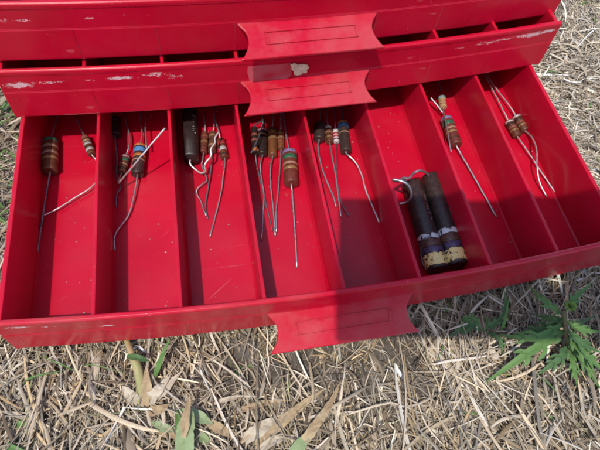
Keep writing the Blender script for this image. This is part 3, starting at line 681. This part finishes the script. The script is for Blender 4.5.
# cut grass clump with dried sheaths, bottom left
cl = thing('grass_clump', 'cut grass clump with thick yellow-green stem and bleached dry leaves, lower left', 'grass clump', A3(142, 402, 0))
mesh('stalk', *tube(spline([A3(143, 408, .02), A3(142, 392, .12), A3(138, 370, .28), A3(131, 352, .3), A3(126, 338, .2)], 6), [.075] * 8 + [.06] * 8 + [.04] * 9, 10), STALK, cl, True)
def blade(root, name, pts, wd, mt, base=.4, fold=.3, roll=0.0, peak=.35, tip=.05):
    q = spline([A3(*p) for p in pts], 7); return mesh(name, *ribbon(q, leaf_w(len(q), wd, base, tip, peak), fold=fold, roll=roll, th=.004, crumple=.6 if mt in (TAN, PALE) else .3, ph=rng.uniform(0, 6)), mt, root, False)
blade(cl, 'sheath', [(145, 406, .12), (147, 388, .22), (146, 366, .3)], .07, TAN, .7)
blade(cl, 'dry_leaf', [(139, 404, .08), (131, 396, .2), (122, 386, .24)], .075, PALE, .35, .15)
blade(cl, 'dry_leaf', [(146, 403, .1), (155, 394, .22), (170, 376, .22)], .08, PALE, .35, .15)
blade(cl, 'dry_leaf', [(152, 402, .1), (164, 390, .2), (182, 371, .18)], .06, PALE, .35, .2)
blade(cl, 'dry_leaf', [(146, 412, .08), (158, 410, .18), (170, 404, .15)], .06, TAN, .35, .2)
blade(cl, 'dry_leaf', [(134, 412, .06), (120, 425, .1), (98, 438, .06)], .045, TAN, .5, .2)
blade(cl, 'dry_leaf', [(150, 420, .05), (165, 433, .1), (196, 440, .05)], .045, TAN, .4, .2)
blade(cl, 'green_leaf', [(127, 356, .34), (138, 358, .42), (150, 361, .34)], .04, DGREEN, .5)
blade(cl, 'green_leaf', [(152, 384, .1), (160, 362, .35), (170, 338, .5)], .035, GREEN, .4)
blade(cl, 'green_leaf', [(148, 424, .05), (165, 428, .12), (180, 430, .06)], .06, BLADE, .4)
# broad green blade with a bleached tip
gb = thing('broadleaf_grass', 'broad green grass blade with a bleached pinkish tip at the bottom edge', 'grass plant', A3(186, 455, 0))
blade(gb, 'green_leaf', [(186, 466, .15), (185, 440, .30), (188, 418, .36), (189, 406, .34)], .115, BLADE, .8, .3, .1, .3, .08)
blade(gb, 'dry_tip', [(184, 438, .36), (186, 418, .44), (190, 394, .38)], .05, TAN, .45, .4)
blade(gb, 'green_leaf', [(182, 448, .1), (180, 428, .24), (176, 410, .16)], .06, GREEN, .6)
blade(gb, 'green_leaf', [(176, 414, .1), (196, 416, .22), (213, 424, .16)], .08, BLADE, .4, .3)
blade(gb, 'dry_leaf', [(206, 420, .14), (222, 430, .14), (242, 438, .06)], .065, TAN, .5, .3)
blade(gb, 'green_leaf', [(195, 434, .1), (203, 438, .14), (212, 446, .08)], .06, BLADE, .4)
# corn-like leaf, bottom centre
lb = thing('wilting_grass', 'long blade fading from green base to tan tip, bottom centre', 'grass plant', A3(300, 450, 0))
blade(lb, 'green_leaf', [(288, 466, .15), (299, 447, .25), (311, 430, .28)], .085, BLADE, .7, .4, 0, .3, .3)
blade(lb, 'dry_tip', [(304, 441, .27), (318, 422, .31), (331, 402, .25), (341, 380, .18)], .06, TAN, .8, .4, 0, .1)
# wide dried stalks lying across the lower centre
dl = thing('dead_leaf', 'wide curled dead leaves lying flat on straw at the bottom, left of centre', 'dead leaf', A3(290, 415, 0))
for pts, wd, mt in [([(254, 447, .1), (280, 424, .16), (302, 405, .16), (325, 388, .12)], .06, TAN), ([(244, 440, .08), (262, 428, .15), (285, 414, .12)], .085, PALE), ([(236, 412, .08), (262, 404, .13), (292, 400, .08)], .04, TAN),
                    ([(256, 455, .1), (275, 440, .17), (300, 436, .1)], .055, PALE), ([(214, 404, .1), (232, 398, .12), (262, 396, .08)], .03, PALE)]:
    blade(dl, 'leaf_strip', pts, wd, mt, .6, .35, rng.uniform(-.3, .3))
# scattered green shoots
parts = []
def shoots(u, v, n, sp, h, wd):
    for k in range(n):
        p = at(u, v, GZ) + np.array([rng.normal(0, sp), rng.normal(0, sp), 0]); a = rng.uniform(0, 6.28); l_ = h * rng.uniform(.6, 1.5)
        if 0 < p[0] < 8 and p[1] > .0: continue
        d = np.array([math.cos(a), math.sin(a), 0]); q = spline([p, p + d * l_ * .35 + [0, 0, l_ * .4], p + d * l_ + [0, 0, l_ * .35 - .02]], 4)
        parts.append(ribbon(q, leaf_w(len(q), wd * rng.uniform(.6, 1.3), .7), fold=.3, th=.004))
for a in [(10, 225, 16, .3, .4, .024), (6, 130, 20, .35, .45, .022), (3, 170, 14, .3, .45, .022), (14, 98, 16, .25, .4, .022), (12, 300, 4, .2, .3, .018), (245, 372, 4, .06, .12, .02), (82, 372, 2, .05, .6, .012), (505, 350, 5, .5, .25, .02),
          (575, 10, 9, .5, .3, .02), (590, 70, 7, .6, .3, .018), (555, 95, 5, .3, .3, .018), (470, 410, 4, .5, .3, .012), (5, 442, 3, .1, .3, .04), (585, 290, 6, .4, .3, .025), (40, 400, 4, .7, .4, .012)]: shoots(*a)
o = mesh('green_shoots', *merge(parts), GREEN, None, False); o['kind'] = 'stuff'; o['label'] = 'sparse green grass shoots among the straw'; o['category'] = 'grass'

# ------------------------------------------------------------------ the photographer's phone and hand (they cast the shade at the lower right)
r_, u_, f_ = CR[:, 0], CR[:, 1], CR[:, 2]
m_ph, _, _ = mat('phone_case', (.02, .02, .022), .4); m_gl, _, _ = mat('phone_glass', (.01, .01, .012), .08)
pc = CAMP + f_ * .22 + r_ * 1.30 + u_ * .35
ph = thing('smartphone', 'black phone held level above the trays by the photographer, just out of view', 'phone', pc)
def slab(hr, hu, f0, f1, c=0):
    V = [pc + r_ * a * hr + u_ * b_ * hu + f_ * f for f in (f0, f1) for b_ in (-1, 1) for a in (-1, 1)]
    return V, [(0, 2, 3, 1), (4, 5, 7, 6), (0, 1, 5, 4), (2, 6, 7, 3), (0, 4, 6, 2), (1, 3, 7, 5)]
bevel(mesh('phone_body', *slab(1.60, 1.05, -.09, .09), m_ph, ph), .06, 3)
bevel(mesh('screen', *slab(1.54, .98, .091, .097), m_gl, ph), .002, 1)
lc = pc - r_ * 1.25 - u_ * .35; mesh('lens_ring', *lathe(lc - f_ * .09, lc - f_ * .13, [(0, .2), (.8, .2), (1, .17)]), m_gl, ph, True)
SKIN = body_mat('skin', (.42, .24, .17), (.36, .19, .13), .55, 200)
hd = thing('person', 'photographer leaning over the trays with a phone, head and arm just out of view', 'person', (5, -14, 0))
palm = pc + r_ * 1.95 - u_ * .15 - f_ * .1
ed = []; vs = []; rad = []
def chain(pts, rr, start=None):
    prev = start
    for p, q in zip(pts, rr):
        vs.append(np.asarray(p, float)); rad.append(q); i = len(vs) - 1
        if prev is not None: ed.append((prev, i))
        prev = i
    return prev
chain([(5.6, -21, 1.8)], [2.8])                                                     # pelvis, crouching
chest = chain([(5.4, -17.5, 5.5), (5.0, -13.8, 9.4)], [2.6, 2.7], 0)
neck = chain([(4.6, -12.0, 11.8), (4.3, -11.2, 12.8)], [1.4, 1.2], chest)
chain([(4.0, -10.6, 14.2), (3.8, -9.8, 14.6), (3.7, -9.0, 14.2)], [1.7, 1.8, 1.3], neck)   # head bowed over the phone
e1 = chain([(8.6, -13.0, 9.6), (10.2, -10.6, 8.6), (8.6, -6.8, 8.2), pc + r_ * 3.0 - u_ * 1.4 + f_ * .6], [1.3, 1.0, .8, .45], chest)
e2 = chain([palm + r_ * .45 - u_ * .7, palm + r_ * .35], [.75, .72], e1)
for j, (du, L_, q) in enumerate(((1.05, 1.0, .2), (.72, 1.12, .21), (.38, 1.05, .2), (.02, .85, .17))):
    b_ = palm + r_ * .5 + u_ * (du * .9)
    chain([b_, b_ - f_ * .28 - r_ * .25 + u_ * .05, b_ - f_ * .32 - r_ * (.3 + .45 * L_) + u_ * .12, b_ - f_ * .2 - r_ * (.3 + .8 * L_) + u_ * .12], [.26, q + .03, q, q * .85], e2)
chain([palm + r_ * .35 - u_ * .75 + f_ * .35, palm - r_ * .1 - u_ * .45 + f_ * .42, palm - r_ * .7 - u_ * .15 + f_ * .32], [.3, .25, .2], e2 - 1)
chain([(1.2, -14.0, 9.4), (-.2, -14.5, 6.0), (1.6, -14.6, 3.6)], [1.5, 1.15, .8], chest)      # other arm resting on the knee
for sx in (-1, 1):
    chain([(5.4 + sx * 3.2, -15.5, 3.4), (5.4 + sx * 3.4, -19.4, .3), (5.4 + sx * 3.5, -17.2, .25)], [1.9, 1.1, .8], 0)
me = bpy.data.meshes.new('body'); o0 = np.array(hd.location) / S; me.from_pydata([((v - o0) * S).tolist() for v in vs], ed, []); me.materials.append(SKIN)
ho = bpy.data.objects.new('body', me); C.objects.link(ho); ho.parent = hd
sk = ho.modifiers.new('skin', 'SKIN'); me.skin_vertices[0].data[0].use_root = True
for i, q in enumerate(rad): me.skin_vertices[0].data[i].radius = (q * S, q * S)
sb = ho.modifiers.new('sub', 'SUBSURF'); sb.levels = 1; sb.render_levels = 2

# ------------------------------------------------------------------ light
sd = np.array([-.27, -.36, 1.0]); sd /= np.linalg.norm(sd)
sl = bpy.data.lights.new('sun', 'SUN'); sl.energy = 2.35; sl.angle = math.radians(.8); sl.color = (1, .965, .90)
so = bpy.data.objects.new('sun', sl); C.objects.link(so); so.rotation_euler = Vector(sd).to_track_quat('Z', 'Y').to_euler(); so.location = sd * 2
wd = bpy.data.worlds.new('World'); scene.world = wd; wd.use_nodes = True; nt = wd.node_tree
sky = nt.nodes.new('ShaderNodeTexSky'); sky.sky_type = 'NISHITA'; sky.sun_disc = False
sky.sun_elevation = math.asin(sd[2]); sky.sun_rotation = math.atan2(sd[0], sd[1])
bg = nt.nodes['Background']; bg.inputs[1].default_value = .15; nt.links.new(sky.outputs[0], bg.inputs[0])
vs_ = scene.view_settings; vs_.view_transform = 'Standard'; vs_.look = 'None'; vs_.exposure = .70; vs_.gamma = 1; vs_.use_curve_mapping = False
scene.cycles.filter_width = 1.9; scene.cycles.max_bounces = 10; scene.cycles.diffuse_bounces = 6; scene.cycles.sample_clamp_indirect = 4
